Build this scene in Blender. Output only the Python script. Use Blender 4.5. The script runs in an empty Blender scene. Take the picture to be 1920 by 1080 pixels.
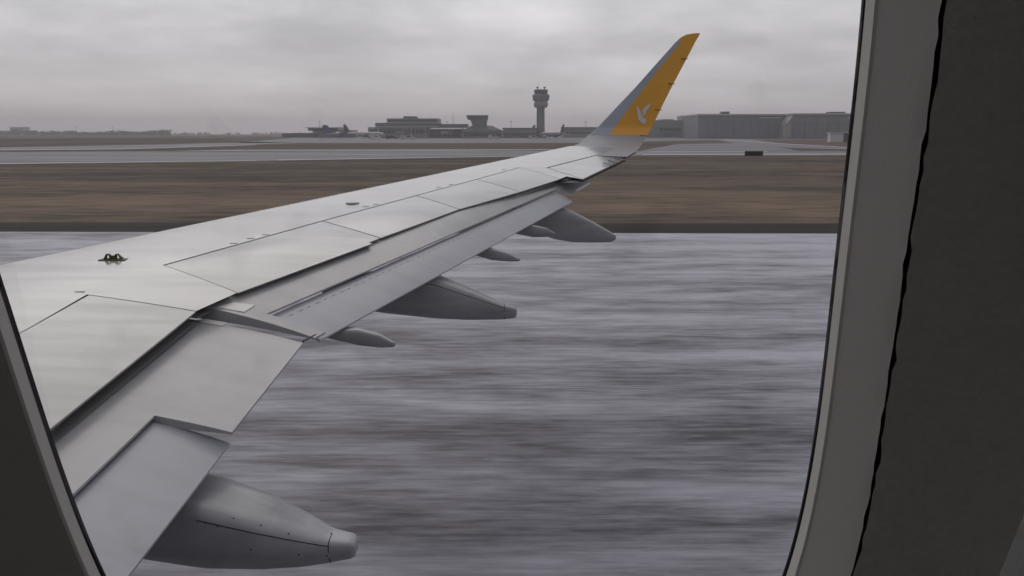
import bpy, bmesh, math, random
from mathutils import Vector
from mathutils.bvhtree import BVHTree

# ------------------------------------------------------------------ camera, sky, sun, exposure
SC = bpy.context.scene
H = 4.4                                   # eye height above the runway
FPX = 1500.0                              # focal length in pixels of a 1920 wide frame
PITCH = math.atan((540 - 250) / FPX)
CP, SP = math.cos(PITCH), math.sin(PITCH)
EYE = Vector((0, 0, H))

cam_data = bpy.data.cameras.new('camera')
cam = bpy.data.objects.new('camera', cam_data)
SC.collection.objects.link(cam)
cam.location = EYE
cam.rotation_euler = (math.pi / 2 - PITCH, 0, 0)
cam_data.sensor_width = 36.0
cam_data.lens = 36.0 * FPX / 1920.0
cam_data.clip_start = 0.01
cam_data.clip_end = 30000
SC.camera = cam

SUN_AZ, SUN_EL = math.radians(-24), math.radians(46)     # azimuth from +Y towards +X
sun_dir = Vector((math.sin(SUN_AZ) * math.cos(SUN_EL), math.cos(SUN_AZ) * math.cos(SUN_EL), math.sin(SUN_EL)))

world = bpy.data.worlds.new('World')
SC.world = world
world.use_nodes = True
wn, wl = world.node_tree.nodes, world.node_tree.links
wn.clear()
def wnode(t, **k):
    n = wn.new(t)
    for a, b in k.items(): setattr(n, a, b)
    return n
w_out = wnode('ShaderNodeOutputWorld'); w_bg = wnode('ShaderNodeBackground')
sky = wnode('ShaderNodeTexSky', sky_type='NISHITA', sun_disc=False, sun_elevation=SUN_EL, sun_rotation=SUN_AZ)
tc = wnode('ShaderNodeTexCoord')
sep = wnode('ShaderNodeSeparateXYZ'); wl.new(tc.outputs['Generated'], sep.inputs[0])
elev = wnode('ShaderNodeMapRange'); elev.inputs[1].default_value = -0.02; elev.inputs[2].default_value = 0.42
wl.new(sep.outputs['Z'], elev.inputs[0])
# clouds: noise on a plane high above (direction divided by its height)
zc = wnode('ShaderNodeMath', operation='MAXIMUM'); zc.inputs[1].default_value = 0.0
wl.new(sep.outputs['Z'], zc.inputs[0])
zo = wnode('ShaderNodeMath', operation='ADD'); zo.inputs[1].default_value = 0.20; wl.new(zc.outputs[0], zo.inputs[0])
dv = wnode('ShaderNodeVectorMath', operation='DIVIDE')
cmb = wnode('ShaderNodeCombineXYZ')
for i in range(3): wl.new(zo.outputs[0], cmb.inputs[i])
wl.new(tc.outputs['Generated'], dv.inputs[0]); wl.new(cmb.outputs[0], dv.inputs[1])
n1 = wnode('ShaderNodeTexNoise'); n1.inputs['Scale'].default_value = 1.5; n1.inputs['Detail'].default_value = 7; n1.inputs['Roughness'].default_value = 0.52
mp1 = wnode('ShaderNodeMapping'); mp1.inputs['Location'].default_value = (9.1, 3.77, 1.82)
wl.new(dv.outputs[0], mp1.inputs[0]); wl.new(mp1.outputs[0], n1.inputs['Vector'])
cl = wnode('ShaderNodeMapRange'); cl.inputs[1].default_value = 0.30; cl.inputs[2].default_value = 0.70; cl.inputs[3].default_value = 0.72; cl.inputs[4].default_value = 1.28
wl.new(n1.outputs['Fac'], cl.inputs[0])
ramp = wnode('ShaderNodeValToRGB')
e = ramp.color_ramp.elements
e[0].position = 0.0; e[0].color = (0.268, 0.252, 0.262, 1)
e[1].position = 1.0; e[1].color = (0.270, 0.266, 0.276, 1)
for p_, c_ in ((0.16, (0.288, 0.274, 0.286)), (0.30, (0.330, 0.318, 0.326)), (0.45, (0.362, 0.352, 0.358)), (0.66, (0.305, 0.300, 0.310))):
    m = e.new(p_); m.color = (*c_, 1)
wl.new(elev.outputs[0], ramp.inputs[0])
# cloud structure is weak in the murk at the horizon and grows with height
cf = wnode('ShaderNodeMix', data_type='FLOAT'); cf.inputs[2].default_value = 1.0
cfe = wnode('ShaderNodeMapRange'); cfe.inputs[1].default_value = 0.0; cfe.inputs[2].default_value = 0.10; cfe.inputs[3].default_value = 0.15
wl.new(sep.outputs['Z'], cfe.inputs[0]); wl.new(cfe.outputs[0], cf.inputs[0]); wl.new(cl.outputs[0], cf.inputs[3])
cm = wnode('ShaderNodeVectorMath', operation='SCALE')
wl.new(ramp.outputs[0], cm.inputs[0]); wl.new(cf.outputs[0], cm.inputs['Scale'])
dts = wnode('ShaderNodeVectorMath', operation='DOT_PRODUCT'); dts.inputs[1].default_value = (math.sin(SUN_AZ), math.cos(SUN_AZ), 0)
wl.new(tc.outputs['Generated'], dts.inputs[0])
dmr = wnode('ShaderNodeMapRange'); dmr.inputs[1].default_value = -1; dmr.inputs[2].default_value = 1; dmr.inputs[3].default_value = 0.55; dmr.inputs[4].default_value = 1.08   # brighter towards the hidden sun
wl.new(dts.outputs['Value'], dmr.inputs[0])
cfm = wnode('ShaderNodeMath', operation='MULTIPLY'); wl.new(cf.outputs[0], cfm.inputs[0]); wl.new(dmr.outputs[0], cfm.inputs[1]); wl.new(cfm.outputs[0], cm.inputs['Scale'])
c10 = wnode('ShaderNodeVectorMath', operation='SCALE'); c10.inputs['Scale'].default_value = 10.0
wl.new(cm.outputs[0], c10.inputs[0])
mixs = wnode('ShaderNodeMix', data_type='RGBA'); mixs.inputs[0].default_value = 0.96
wl.new(sky.outputs[0], mixs.inputs[6]); wl.new(c10.outputs[0], mixs.inputs[7])
wl.new(mixs.outputs[2], w_bg.inputs[0]); w_bg.inputs[1].default_value = 0.15
wl.new(w_bg.outputs[0], w_out.inputs[0])

sun_data = bpy.data.lights.new('sun', 'SUN')
sun_data.energy = 0.5; sun_data.angle = math.radians(60); sun_data.color = (1.0, 0.95, 0.89)
sun = bpy.data.objects.new('sun', sun_data); SC.collection.objects.link(sun)
sun.location = (0, 0, 60)
sun.rotation_euler = (-sun_dir).to_track_quat('-Z', 'Y').to_euler()

SC.view_settings.view_transform = 'Standard'
SC.view_settings.look = 'None'
SC.view_settings.exposure = 0.3
SC.view_settings.gamma = 1.0
SC.view_settings.use_curve_mapping = False
SC.render.engine = 'CYCLES'
cy = SC.cycles
cy.use_denoising = True
cy.max_bounces = 14; cy.diffuse_bounces = 12; cy.use_adaptive_sampling = True; cy.adaptive_threshold = 0.02; cy.glossy_bounces = 4; cy.transparent_max_bounces = 16; cy.volume_bounces = 1
cy.sample_clamp_indirect = 4.0

# ------------------------------------------------------------------ helpers
COL = SC.collection
random.seed(4)
MAT = {}
def mat(name, color, rough=0.6, metal=0.0, coat=0.0, spec=0.5, coat_rough=0.08, coat_ior=1.5, noise=None, bump=None, coords='Object', grime=None):
    """Principled material; noise = (scale xyz, amount, detail) varies the colour, bump = (scale, strength, distance)."""
    m = bpy.data.materials.new(name); m.use_nodes = True
    nt = m.node_tree; b = nt.nodes['Principled BSDF']
    b.inputs['Base Color'].default_value = (*color, 1)
    b.inputs['Roughness'].default_value = rough
    b.inputs['Metallic'].default_value = metal
    b.inputs['Coat Weight'].default_value = coat
    b.inputs['Coat Roughness'].default_value = coat_rough
    b.inputs['Coat IOR'].default_value = coat_ior
    b.inputs['Specular IOR Level'].default_value = spec
    if noise or bump or grime:
        t = nt.nodes.new('ShaderNodeTexCoord')
    if noise:
        sc_, amt, det = noise
        mp = nt.nodes.new('ShaderNodeMapping'); mp.inputs['Scale'].default_value = sc_
        nz = nt.nodes.new('ShaderNodeTexNoise'); nz.inputs['Scale'].default_value = 1.0; nz.inputs['Detail'].default_value = det
        nt.links.new(t.outputs[coords], mp.inputs[0]); nt.links.new(mp.outputs[0], nz.inputs['Vector'])
        mr = nt.nodes.new('ShaderNodeMapRange'); mr.inputs[1].default_value = 0.3; mr.inputs[2].default_value = 0.7
        mr.inputs[3].default_value = 1 - amt; mr.inputs[4].default_value = 1 + amt
        nt.links.new(nz.outputs['Fac'], mr.inputs[0])
        sc2 = nt.nodes.new('ShaderNodeVectorMath'); sc2.operation = 'SCALE'; sc2.inputs[0].default_value = color
        nt.links.new(mr.outputs[0], sc2.inputs['Scale']); nt.links.new(sc2.outputs[0], b.inputs['Base Color'])
        r2 = nt.nodes.new('ShaderNodeMapRange'); r2.inputs[1].default_value = 0.3; r2.inputs[2].default_value = 0.7
        r2.inputs[3].default_value = max(rough - amt * 0.4, 0.02); r2.inputs[4].default_value = min(rough + amt * 0.4, 1)
        nt.links.new(nz.outputs['Fac'], r2.inputs[0]); nt.links.new(r2.outputs[0], b.inputs['Roughness'])
    if grime:                              # airflow streaks that dull and darken the paint
        mp = nt.nodes.new('ShaderNodeMapping'); mp.inputs['Scale'].default_value = grime[0]
        ng_ = nt.nodes.new('ShaderNodeTexNoise'); ng_.inputs['Scale'].default_value = 1.0; ng_.inputs['Detail'].default_value = 7; ng_.inputs['Roughness'].default_value = 0.65
        nt.links.new(t.outputs[coords], mp.inputs[0]); nt.links.new(mp.outputs[0], ng_.inputs['Vector'])
        gr = nt.nodes.new('ShaderNodeMapRange'); gr.inputs[1].default_value = 0.42; gr.inputs[2].default_value = 0.72; gr.inputs[3].default_value = 1.0; gr.inputs[4].default_value = 1 - grime[1]
        nt.links.new(ng_.outputs['Fac'], gr.inputs[0])
        gs = nt.nodes.new('ShaderNodeVectorMath'); gs.operation = 'SCALE'
        nt.links.new(b.inputs['Base Color'].links[0].from_socket, gs.inputs[0]); nt.links.new(gr.outputs[0], gs.inputs['Scale']); nt.links.new(gs.outputs[0], b.inputs['Base Color'])
        cw = nt.nodes.new('ShaderNodeMath'); cw.operation = 'MULTIPLY'; cw.inputs[1].default_value = coat
        nt.links.new(gr.outputs[0], cw.inputs[0]); nt.links.new(cw.outputs[0], b.inputs['Coat Weight'])
    if bump:
        s_, st, dist = bump
        nb = nt.nodes.new('ShaderNodeTexNoise'); nb.inputs['Scale'].default_value = s_; nb.inputs['Detail'].default_value = 3
        nt.links.new(t.outputs[coords], nb.inputs['Vector'])
        bp = nt.nodes.new('ShaderNodeBump'); bp.inputs['Strength'].default_value = st; bp.inputs['Distance'].default_value = dist
        nt.links.new(nb.outputs['Fac'], bp.inputs['Height']); nt.links.new(bp.outputs[0], b.inputs['Normal'])
        if coat: nt.links.new(bp.outputs[0], b.inputs['Coat Normal'])
    MAT[name] = m
    return m

class MB:
    def __init__(self): self.v = []; self.f = []
    def add(self, vs, fs):
        o = len(self.v); self.v += [tuple(p) for p in vs]; self.f += [tuple(i + o for i in q) for q in fs]; return o
    def grid(self, rows, flip=False, close=False):
        n, k = len(rows), len(rows[0]); fs = []
        for i in range(n - 1):
            for j in range(k if close else k - 1):
                q = (i * k + j, i * k + (j + 1) % k, (i + 1) * k + (j + 1) % k, (i + 1) * k + j)
                fs.append(q[::-1] if flip else q)
        return self.add([p for r in rows for p in r], fs)
    def box(self, a, b):
        (x0, y0, z0), (x1, y1, z1) = a, b
        self.add([(x0, y0, z0), (x1, y0, z0), (x1, y1, z0), (x0, y1, z0), (x0, y0, z1), (x1, y0, z1), (x1, y1, z1), (x0, y1, z1)],
                 [(3, 2, 1, 0), (4, 5, 6, 7), (0, 1, 5, 4), (1, 2, 6, 5), (2, 3, 7, 6), (3, 0, 4, 7)])
    def prism(self, poly, vec):
        n = len(poly); a = [Vector(p) for p in poly]; b = [p + Vector(vec) for p in a]
        self.add(a + b, [tuple(range(n))[::-1], tuple(range(n, 2 * n))] + [(i, (i + 1) % n, n + (i + 1) % n, n + i) for i in range(n)])
    def tube(self, a, b, r0, r1=None, n=8):
        a, b = Vector(a), Vector(b); r1 = r0 if r1 is None else r1
        d = (b - a).normalized(); u = d.orthogonal().normalized(); w = d.cross(u)
        ra = [a + (u * math.cos(t) + w * math.sin(t)) * r0 for t in [2 * math.pi * i / n for i in range(n)]]
        rb = [b + (u * math.cos(t) + w * math.sin(t)) * r1 for t in [2 * math.pi * i / n for i in range(n)]]
        self.add(ra + rb, [(i, (i + 1) % n, n + (i + 1) % n, n + i) for i in range(n)] + [tuple(range(n))[::-1], tuple(range(n, 2 * n))])
    def lathe(self, c, prof, n=16, phase=0.0):
        rows = [[(c[0] + r * math.cos(2 * math.pi * i / n + phase), c[1] + r * math.sin(2 * math.pi * i / n + phase), c[2] + z) for i in range(n)] for r, z in prof]
        o = self.grid(rows, close=True)
        k = len(rows)
        self.f.append(tuple(o + i for i in range(n))[::-1]); self.f.append(tuple(o + (k - 1) * n + i for i in range(n)))
    def build(self, name, material, parent=None, smooth=False, recalc=True, weld=0.0, loc=None):
        me = bpy.data.meshes.new(name)
        me.from_pydata(self.v, [], self.f); me.update()
        if recalc or weld:
            bm = bmesh.new(); bm.from_mesh(me)
            if weld: bmesh.ops.remove_doubles(bm, verts=bm.verts, dist=weld)
            if recalc: bmesh.ops.recalc_face_normals(bm, faces=bm.faces)
            bm.to_mesh(me); bm.free()
        me.materials.append(MAT[material] if isinstance(material, str) else material)
        if smooth is not False:
            me.polygons.foreach_set('use_smooth', [True] * len(me.polygons))
            if smooth is not True: me.set_sharp_from_angle(angle=math.radians(smooth))
        o = bpy.data.objects.new(name, me); COL.objects.link(o)
        if parent is not None:
            o.parent = parent
            o.matrix_parent_inverse = parent_inv(parent)
        return o
_inv = {}
def parent_inv(p):
    if p.name not in _inv:
        M = p.matrix_basis.copy(); q = p
        while q.parent is not None:
            M = q.parent.matrix_basis @ q.matrix_parent_inverse @ M if False else M
            q = q.parent
        _inv[p.name] = M.inverted()
    return _inv[p.name]
def empty(name, loc=(0, 0, 0), rz=0.0):
    o = bpy.data.objects.new(name, None); COL.objects.link(o)
    o.location = loc; o.rotation_euler = (0, 0, rz); o.empty_display_size = 0.2
    return o
def tag(o, label=None, cat=None, group=None, kind=None):
    for k, v in (('label', label), ('category', cat), ('group', group), ('kind', kind)):
        if v: o[k] = v
    return o

def ray(u, v):
    x = (u - 960) / FPX; c = (540 - v) / FPX
    return Vector((x, CP + c * SP, -SP + c * CP))
def at_y(u, v, y):                        # the point seen at (u, v) that stands y metres out from the cabin
    d = ray(u, v); return EYE + d * (y / d.y)
def ground(u, v, z=0.0):
    d = ray(u, v); return EYE + d * ((z - H) / d.z)

# ------------------------------------------------------------------ materials
mat('wing_grey_paint', (0.27, 0.261, 0.254), 0.34, coat=1.0, coat_rough=0.12, coat_ior=1.62, noise=((0.9, 0.5, 0.9), 0.10, 6), bump=(0.9, 0.05, 0.02), grime=((0.5, 5.0, 1.0), 0.30))
mat('spoiler_grey_paint', (0.26, 0.254, 0.252), 0.33, coat=0.85, coat_rough=0.14, coat_ior=1.62, noise=((2.2, 1.2, 2), 0.10, 6), bump=(1.3, 0.06, 0.02), grime=((0.7, 6.0, 1.0), 0.30))
mat('flap_grey_paint', (0.405, 0.41, 0.455), 0.42, coat=0.25, coat_rough=0.2, noise=((0.7, 2.5, 2), 0.07, 5), grime=((1.2, 9.0, 1.0), 0.10))
mat('flap_worn_paint', (0.39, 0.387, 0.395), 0.36, coat=0.4, coat_rough=0.18, noise=((5, 0.8, 2), 0.09, 6), grime=((2.5, 5.0, 1.0), 0.16))
mat('fairing_grey_paint', (0.36, 0.365, 0.39), 0.40, coat=0.4, coat_rough=0.15, noise=((1.5, 1.5, 1.5), 0.10, 5), grime=((1.0, 6.0, 6.0), 0.30))
mat('tip_grey_paint', (0.27, 0.27, 0.295), 0.50, coat=0.1, coat_rough=0.2, noise=((2, 2, 2), 0.08, 5))
mat('glint_white', (0.70, 0.69, 0.65), 0.35, coat=0.4)  # near-white that stands for bright reflections at the flap ends
mat('cavity_dark', (0.20, 0.20, 0.20), 0.8)
mat('seam_rubber', (0.015, 0.015, 0.016), 0.7)
mat('sharklet_orange', (0.66, 0.31, 0.014), 0.40, coat=0.3, noise=((1.5, 1.5, 1.5), 0.05, 4))
mat('sharklet_metal', (0.33, 0.355, 0.42), 0.40, metal=0.2, noise=((2, 2, 2), 0.06, 4))
mat('emblem_white', (0.56, 0.53, 0.55), 0.4)
mat('bracket_olive', (0.10, 0.088, 0.03), 0.6)
mat('wick_black', (0.02, 0.02, 0.02), 0.6)

# ------------------------------------------------------------------ ground, runway, taxiways
def surface_mat(name, dark, light, stretch, fine, rough, lo=0.35, hi=0.68, bumpd=0.01, edge=None, patch=None, mixf=0.5, bands=None):
    m = bpy.data.materials.new(name); m.use_nodes = True; nt = m.node_tree; b = nt.nodes['Principled BSDF']
    L = nt.links.new
    t = nt.nodes.new('ShaderNodeTexCoord')
    def noise(sc_, det=5, rgh=0.55):
        mp = nt.nodes.new('ShaderNodeMapping'); mp.inputs['Scale'].default_value = sc_
        n = nt.nodes.new('ShaderNodeTexNoise'); n.inputs['Scale'].default_value = 1; n.inputs['Detail'].default_value = det; n.inputs['Roughness'].default_value = rgh
        L(t.outputs['Object'], mp.inputs[0]); L(mp.outputs[0], n.inputs['Vector']); return n.outputs['Fac']
    a, c = noise(stretch), noise(fine, 7, 0.64)
    mx = nt.nodes.new('ShaderNodeMix'); mx.data_type = 'FLOAT'; mx.inputs[0].default_value = mixf
    L(a, mx.inputs[2]); L(c, mx.inputs[3])
    f = mx.outputs[0]
    if bands:                              # broad bands along the runway, motion blur put into the colour
        mb = nt.nodes.new('ShaderNodeMix'); mb.data_type = 'FLOAT'; mb.inputs[0].default_value = bands[1]
        L(f, mb.inputs[2]); L(noise(bands[0], 3, 0.5), mb.inputs[3]); f = mb.outputs[0]
    if edge:                              # lighter towards the runway edge
        s = nt.nodes.new('ShaderNodeSeparateXYZ'); L(t.outputs['Object'], s.inputs[0])
        r = nt.nodes.new('ShaderNodeMapRange'); r.inputs[1].default_value = edge[0]; r.inputs[2].default_value = edge[1]; r.inputs[3].default_value = 0; r.inputs[4].default_value = edge[2]
        L(s.outputs['Y'], r.inputs[0])
        ad = nt.nodes.new('ShaderNodeMath'); ad.operation = 'ADD'; L(f, ad.inputs[0]); L(r.outputs[0], ad.inputs[1]); f = ad.outputs[0]
    rp = nt.nodes.new('ShaderNodeValToRGB'); el = rp.color_ramp.elements
    el[0].position = lo; el[0].color = (*dark, 1); el[1].position = hi; el[1].color = (*light, 1)
    L(f, rp.inputs[0]); col = rp.outputs[0]
    if patch:
        pc, psc, plo, phi = patch
        pr = nt.nodes.new('ShaderNodeMapRange'); pr.inputs[1].default_value = plo; pr.inputs[2].default_value = phi
        L(noise(psc, 4), pr.inputs[0])
        pm = nt.nodes.new('ShaderNodeMix'); pm.data_type = 'RGBA'; L(pr.outputs[0], pm.inputs[0]); L(col, pm.inputs[6]); pm.inputs[7].default_value = (*pc, 1); col = pm.outputs[2]
    L(col, b.inputs['Base Color'])
    b.inputs['Roughness'].default_value = rough; b.inputs['Specular IOR Level'].default_value = 0.2
    if bumpd:
        bp = nt.nodes.new('ShaderNodeBump'); bp.inputs['Strength'].default_value = 0.5; bp.inputs['Distance'].default_value = bumpd
        L(c, bp.inputs['Height']); L(bp.outputs[0], b.inputs['Normal'])
    MAT[name] = m
surface_mat('dry_grass', (0.030, 0.025, 0.021), (0.215, 0.157, 0.112), (0.02, 0.13, 1), (0.22, 1.3, 1), 0.95, 0.41, 0.64, 0.05, mixf=0.66, patch=((0.038, 0.033, 0.030), (0.010, 0.045, 1), 0.50, 0.66), edge=(95, 45, 0.08))
surface_mat('runway_snow_blur', (0.078, 0.075, 0.092), (0.470, 0.460, 0.525), (0.42, 1.25, 1), (0.95, 8.0, 1), 0.55, 0.405, 0.615, 0.004, edge=(14, 34, 0.07), mixf=0.46, bands=((0.035, 0.50, 1), 0.36))  # snow dust; its long streaks are motion blur put into the colour
surface_mat('taxiway_concrete', (0.070, 0.068, 0.078), (0.27, 0.265, 0.285), (0.010, 0.09, 1), (0.05, 0.5, 1), 0.6, 0.36, 0.66, 0)
surface_mat('apron_concrete', (0.105, 0.103, 0.110), (0.18, 0.177, 0.188), (0.006, 0.03, 1), (0.03, 0.15, 1), 0.6, 0.36, 0.66, 0)
surface_mat('verge_dark', (0.018, 0.016, 0.015), (0.060, 0.050, 0.043), (0.02, 0.8, 1), (0.09, 2.5, 1), 0.95, 0.36, 0.66, 0.02)

def sheet(name, pts, z, material):
    m = MB(); m.add([(p[0], p[1], z) for p in pts], [tuple(range(len(pts)))])
    o = m.build(name, material, recalc=False)
    if o.data.polygons[0].normal.z < 0: o.data.flip_normals()
    return tag(o, kind='structure')
sheet('ground', [(-3900, -900), (3900, -900), (3900, 3900), (-3900, 3900)], 0.0, 'dry_grass')
sheet('runway', [(-1800, -33), (1800, -33), (1800, 34.6), (60, 34.6), (-30, 36.3), (-1800, 37)], 0.012, 'runway_snow_blur')
sheet('verge', [(-1800, 37), (-30, 36.3), (60, 34.6), (1800, 34.6), (1800, 38.6), (60, 38.8), (-30, 40.2), (-1800, 41)], 0.010, 'verge_dark')
mat('joint_sealant', (0.085, 0.082, 0.10), 0.8)
for y_, w_ in ((28.4, 0.06), (13.4, 0.018)):
    m = MB(); m.add([(-600, y_, 0.0135), (600, y_, 0.0135), (600, y_ + w_, 0.0135), (-600, y_ + w_, 0.0135)], [(0, 1, 2, 3)]); m.build('joint', 'joint_sealant', bpy.data.objects['runway'], recalc=False)
def gp(*px): return [ground(u, v) for u, v in px]
sheet('taxiway', gp((-350, 313), (0, 308), (480, 302), (650, 298), (1000, 293.5), (1200, 291.5), (1600, 291), (2200, 291),
                    (2200, 284), (1600, 283.5), (1200, 283), (800, 282), (480, 284), (230, 284), (0, 285), (-350, 288)), 0.012, 'taxiway_concrete')
sheet('taxiway_link', gp((-350, 284), (0, 281), (230, 279.3), (480, 271), (560, 268.5), (480, 266), (300, 271), (0, 276), (-350, 280)), 0.008, 'taxiway_concrete')
sheet('taxiway_lane', gp((300, 282.6), (800, 281.6), (1110, 280.8), (1110, 279), (800, 279.6), (420, 280.4)), 0.008, 'apron_concrete')
sheet('apron', gp((440, 268), (760, 268.6), (1110, 268), (1260, 264), (1450, 261.5), (1750, 261), (1850, 257.2), (1100, 256.5), (560, 257.5)), 0.008, 'apron_concrete')
sheet('taxiway_curve', gp((1330, 260), (1395, 260), (1460, 268.5), (1600, 276), (2200, 284), (2200, 287), (1600, 280.5), (1440, 276), (1380, 269)), 0.016, 'taxiway_concrete')
sheet('taxiway_spur', gp((1200, 283), (1270, 270), (1400, 268), (1450, 275), (1500, 283)), 0.014, 'taxiway_concrete')
mat('old_snow', (0.42, 0.42, 0.45), 0.7, noise=((0.03, 0.3, 1), 0.25, 5))
for px in (((-350, 312.6), (0, 307.6), (300, 304), (480, 301.6), (480, 300.9), (300, 302.6), (0, 306.2), (-350, 311)),
           ((0, 281.8), (230, 280), (480, 272), (480, 271.2), (230, 279), (0, 280.8)), ((330, 283.2), (800, 282), (1110, 281.2), (1110, 280.4), (800, 281), (420, 282)),
           ((1205, 290.4), (1600, 289.8), (2100, 290), (2100, 288.6), (1600, 288.4), (1205, 288.6)), ((1205, 285), (1440, 284.4), (1440, 283.6), (1230, 284)),
           ((520, 301), (1000, 293), (1000, 292.3), (520, 299.6)), ((1350, 261.8), (1460, 269.6), (1600, 277.4), (1600, 276.8), (1460, 268.8), (1362, 261.6))):
    sheet('snow_strip', gp(*px), 0.022, 'old_snow')
sheet('verge_strip', gp((-350, 266), (0, 265), (420, 262), (440, 260), (0, 261), (-350, 261)), 0.006, 'verge_dark')

# ------------------------------------------------------------------ the wing
def zB(y): return -1.45 + 0.08 * y
def xLE(y): return -7.45 + 0.553 * y
def xTE(y): return -1.25 if y < 4.8 else -1.25 + 0.36 * (y - 4.8)
def chord(y): return max(xTE(y) - xLE(y), 0.8)
def camber(x, y):
    c = chord(y); xi = max((x - xLE(y)) / c, 0.0)
    z = 0.0
    if xi < 0.12: z -= 0.040 * c * (1 - math.sqrt(max(1 - (1 - xi / 0.12) ** 2, 0)))
    if xi > 0.40: z -= 0.020 * c * ((xi - 0.40) / 0.6) ** 2
    return z
def zS(x, y): return zB(y) + camber(x, y)
def onS(u, v, dz=0.0):
    d = ray(u, v); off = dz
    for _ in range(12):
        t = (-1.45 + off) / (d.z - 0.08 * d.y)
        x, y = d.x * t, d.y * t
        off = dz + camber(x, y)
    return Vector((x, y, H + zB(y) + off))
def onB(u, v, dz=0.0):                    # on the wing's reference plane shifted by dz
    d = ray(u, v); t = (-1.45 + dz) / (d.z - 0.08 * d.y); return EYE + d * t
def S(x, y, dz=0.0): return Vector((x, y, H + zS(x, y) + dz))
def lerp(a, b, t): return a + (b - a) * t

wing = tag(empty('aircraft_wing', (-4.0, 0.5, H - 1.7)), 'pale grey swept airliner wing with lowered flaps and orange upturned tip', 'wing')

# hinge line and trailing line of the fixed upper skin
A0, A1 = onS(45, 620), onS(163, 552)                  # inboard spoiler front edge
B1 = onS(368, 583)                                    # inboard spoiler outer rear corner
HG = [onS(305, 497), onS(603, 414), onS(779, 366.5), onS(892.5, 336), onS(974, 313.8)]   # outboard spoiler fronts
TR = [onS(444, 549), onS(713, 446), onS(861, 392), onS(975, 359.5), onS(1050, 335.5)]    # outboard spoiler rears
G0, G1 = onS(1024, 314.4), onS(1136, 286)             # aileron hinge
T0, T1 = onS(1092, 335.5), onS(1175, 296)             # aileron trailing corners
A_root = Vector((A0.x + 0.0, 0.27, 0)); B_root = Vector((B1.x - 0.0, 0.27, 0))
tip = Vector((2.0, 14.7, 0))

def le_of(p):
    if p.y < 1: return Vector((xLE(p.y), p.y, 0))
    t = (p.x - xLE(p.y)) / (1 + 0.553 ** 2)
    q = min(p.y + 0.553 * t, 15.25); return Vector((xLE(q), q, 0))
def rows_between(P, Q, n):                # polyline sampled on the upper surface
    out = []
    for i in range(n + 1):
        p = lerp(Vector(P), Vector(Q), i / n); out.append(S(p.x, p.y))
    return out
up = MB()
stations = [A_root, Vector((A0.x, 2.4, 0)), A0, A1, HG[0], HG[1], HG[2], HG[3], HG[4], G0, G1, Vector((1.95, 15.0, 0))]
LEs = [le_of(p) for p in stations]
fr = [0, .002, .006, .012, .02, .03, .045, .065, .09, .12, .16, .21, .27, .34, .42, .5, .58, .66, .74, .82, .9, 1.0]
rows = []
for i in range(len(stations) - 1):
    n = max(4, int((stations[i + 1] - stations[i]).length / 0.12))
    for k in range(n + (1 if i == len(stations) - 2 else 0)):
        t = k / n
        a, b = lerp(LEs[i], LEs[i + 1], t), lerp(stations[i], stations[i + 1], t)
        rows.append([S(*(lerp(a, b, f).xy)) for f in fr])
up.grid(rows)
def patch(m, a, b, c, d, nu=10, nv=10, dz=0.0, bow=0.0, th=0.0, fn=None):
    """Bilinear patch a-b (front), d-c (rear) laid on the wing surface, with edges turned down by th."""
    R = []
    for i in range(nu + 1):
        r = []
        for j in range(nv + 1):
            u, v = i / nu, j / nv
            p = lerp(lerp(Vector(a), Vector(b), u), lerp(Vector(d), Vector(c), u), v)
            if fn: q = fn(p)
            else: q = S(p.x, p.y, dz + bow * 16 * u * (1 - u) * v * (1 - v))
            r.append(q)
        R.append(r)
    m.grid(R)
    if th:
        rim = [R[i][0] for i in range(nu + 1)] + [R[nu][j] for j in range(1, nv + 1)] + [R[i][nv] for i in range(nu - 1, -1, -1)] + [R[0][j] for j in range(nv - 1, 0, -1)]
        low = [p - Vector((0, 0, th)) for p in rim]
        m.grid([rim + [rim[0]], low + [low[0]]])
        o = len(m.v); m.v += [tuple(p) for p in low]; m.f.append(tuple(range(o, o + len(low))))
    return R
# fixed panels that run aft to the trailing line
patch(up, A1, HG[0], TR[0], B1, 14, 14)
KN = onS(392, 572)
patch(up, HG[4], G0, onS(1064, 330), TR[4], 10, 10)
o_up = up.build('upper_skin', 'wing_grey_paint', wing, smooth=50, weld=0.002)
tp = MB(); patch(tp, G1, Vector((1.95, 15.0, 0)), Vector((2.30, 14.35, 0)), T1, 10, 10)
tp.build('tip_panel', 'tip_grey_paint', wing, smooth=50)
# lower skin
lo = MB(); rows = []
for i in range(61):
    y = 0.35 + (15.2 - 0.35) * i / 60; c = chord(y); r = []
    tl = [(0, B1.x), (B1.y, B1.x)] + [(p.y, p.x) for p in TR] + [(11.0, 0.80), (T0.y + 0.6, T0.x + 0.1), (T1.y, T1.x), (15.3, 2.45)]
    for (ya, xa), (yb, xb) in zip(tl, tl[1:]):
        if ya <= y <= yb: xe = lerp(xa, xb, (y - ya) / (yb - ya)) - (0.16 if y < 10.9 else 0.06)
    for j in range(25):
        xi = (j / 24) ** 1.6
        x = xLE(y) + xi * (xe - xLE(y)); 
        z = zS(x, y) - 0.115 * c * (math.sin(math.pi * min(xi, 1) ** 0.55)) * (0.5 + 0.5 * (1 - y / 22)) - (0.03 if xi > 0 else 0) * xi
        r.append((x, y, H + z))
    rows.append(r)
lo.grid(rows, flip=True)
lo.build('lower_skin', 'fairing_grey_paint', wing, smooth=40, recalc=False)
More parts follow.
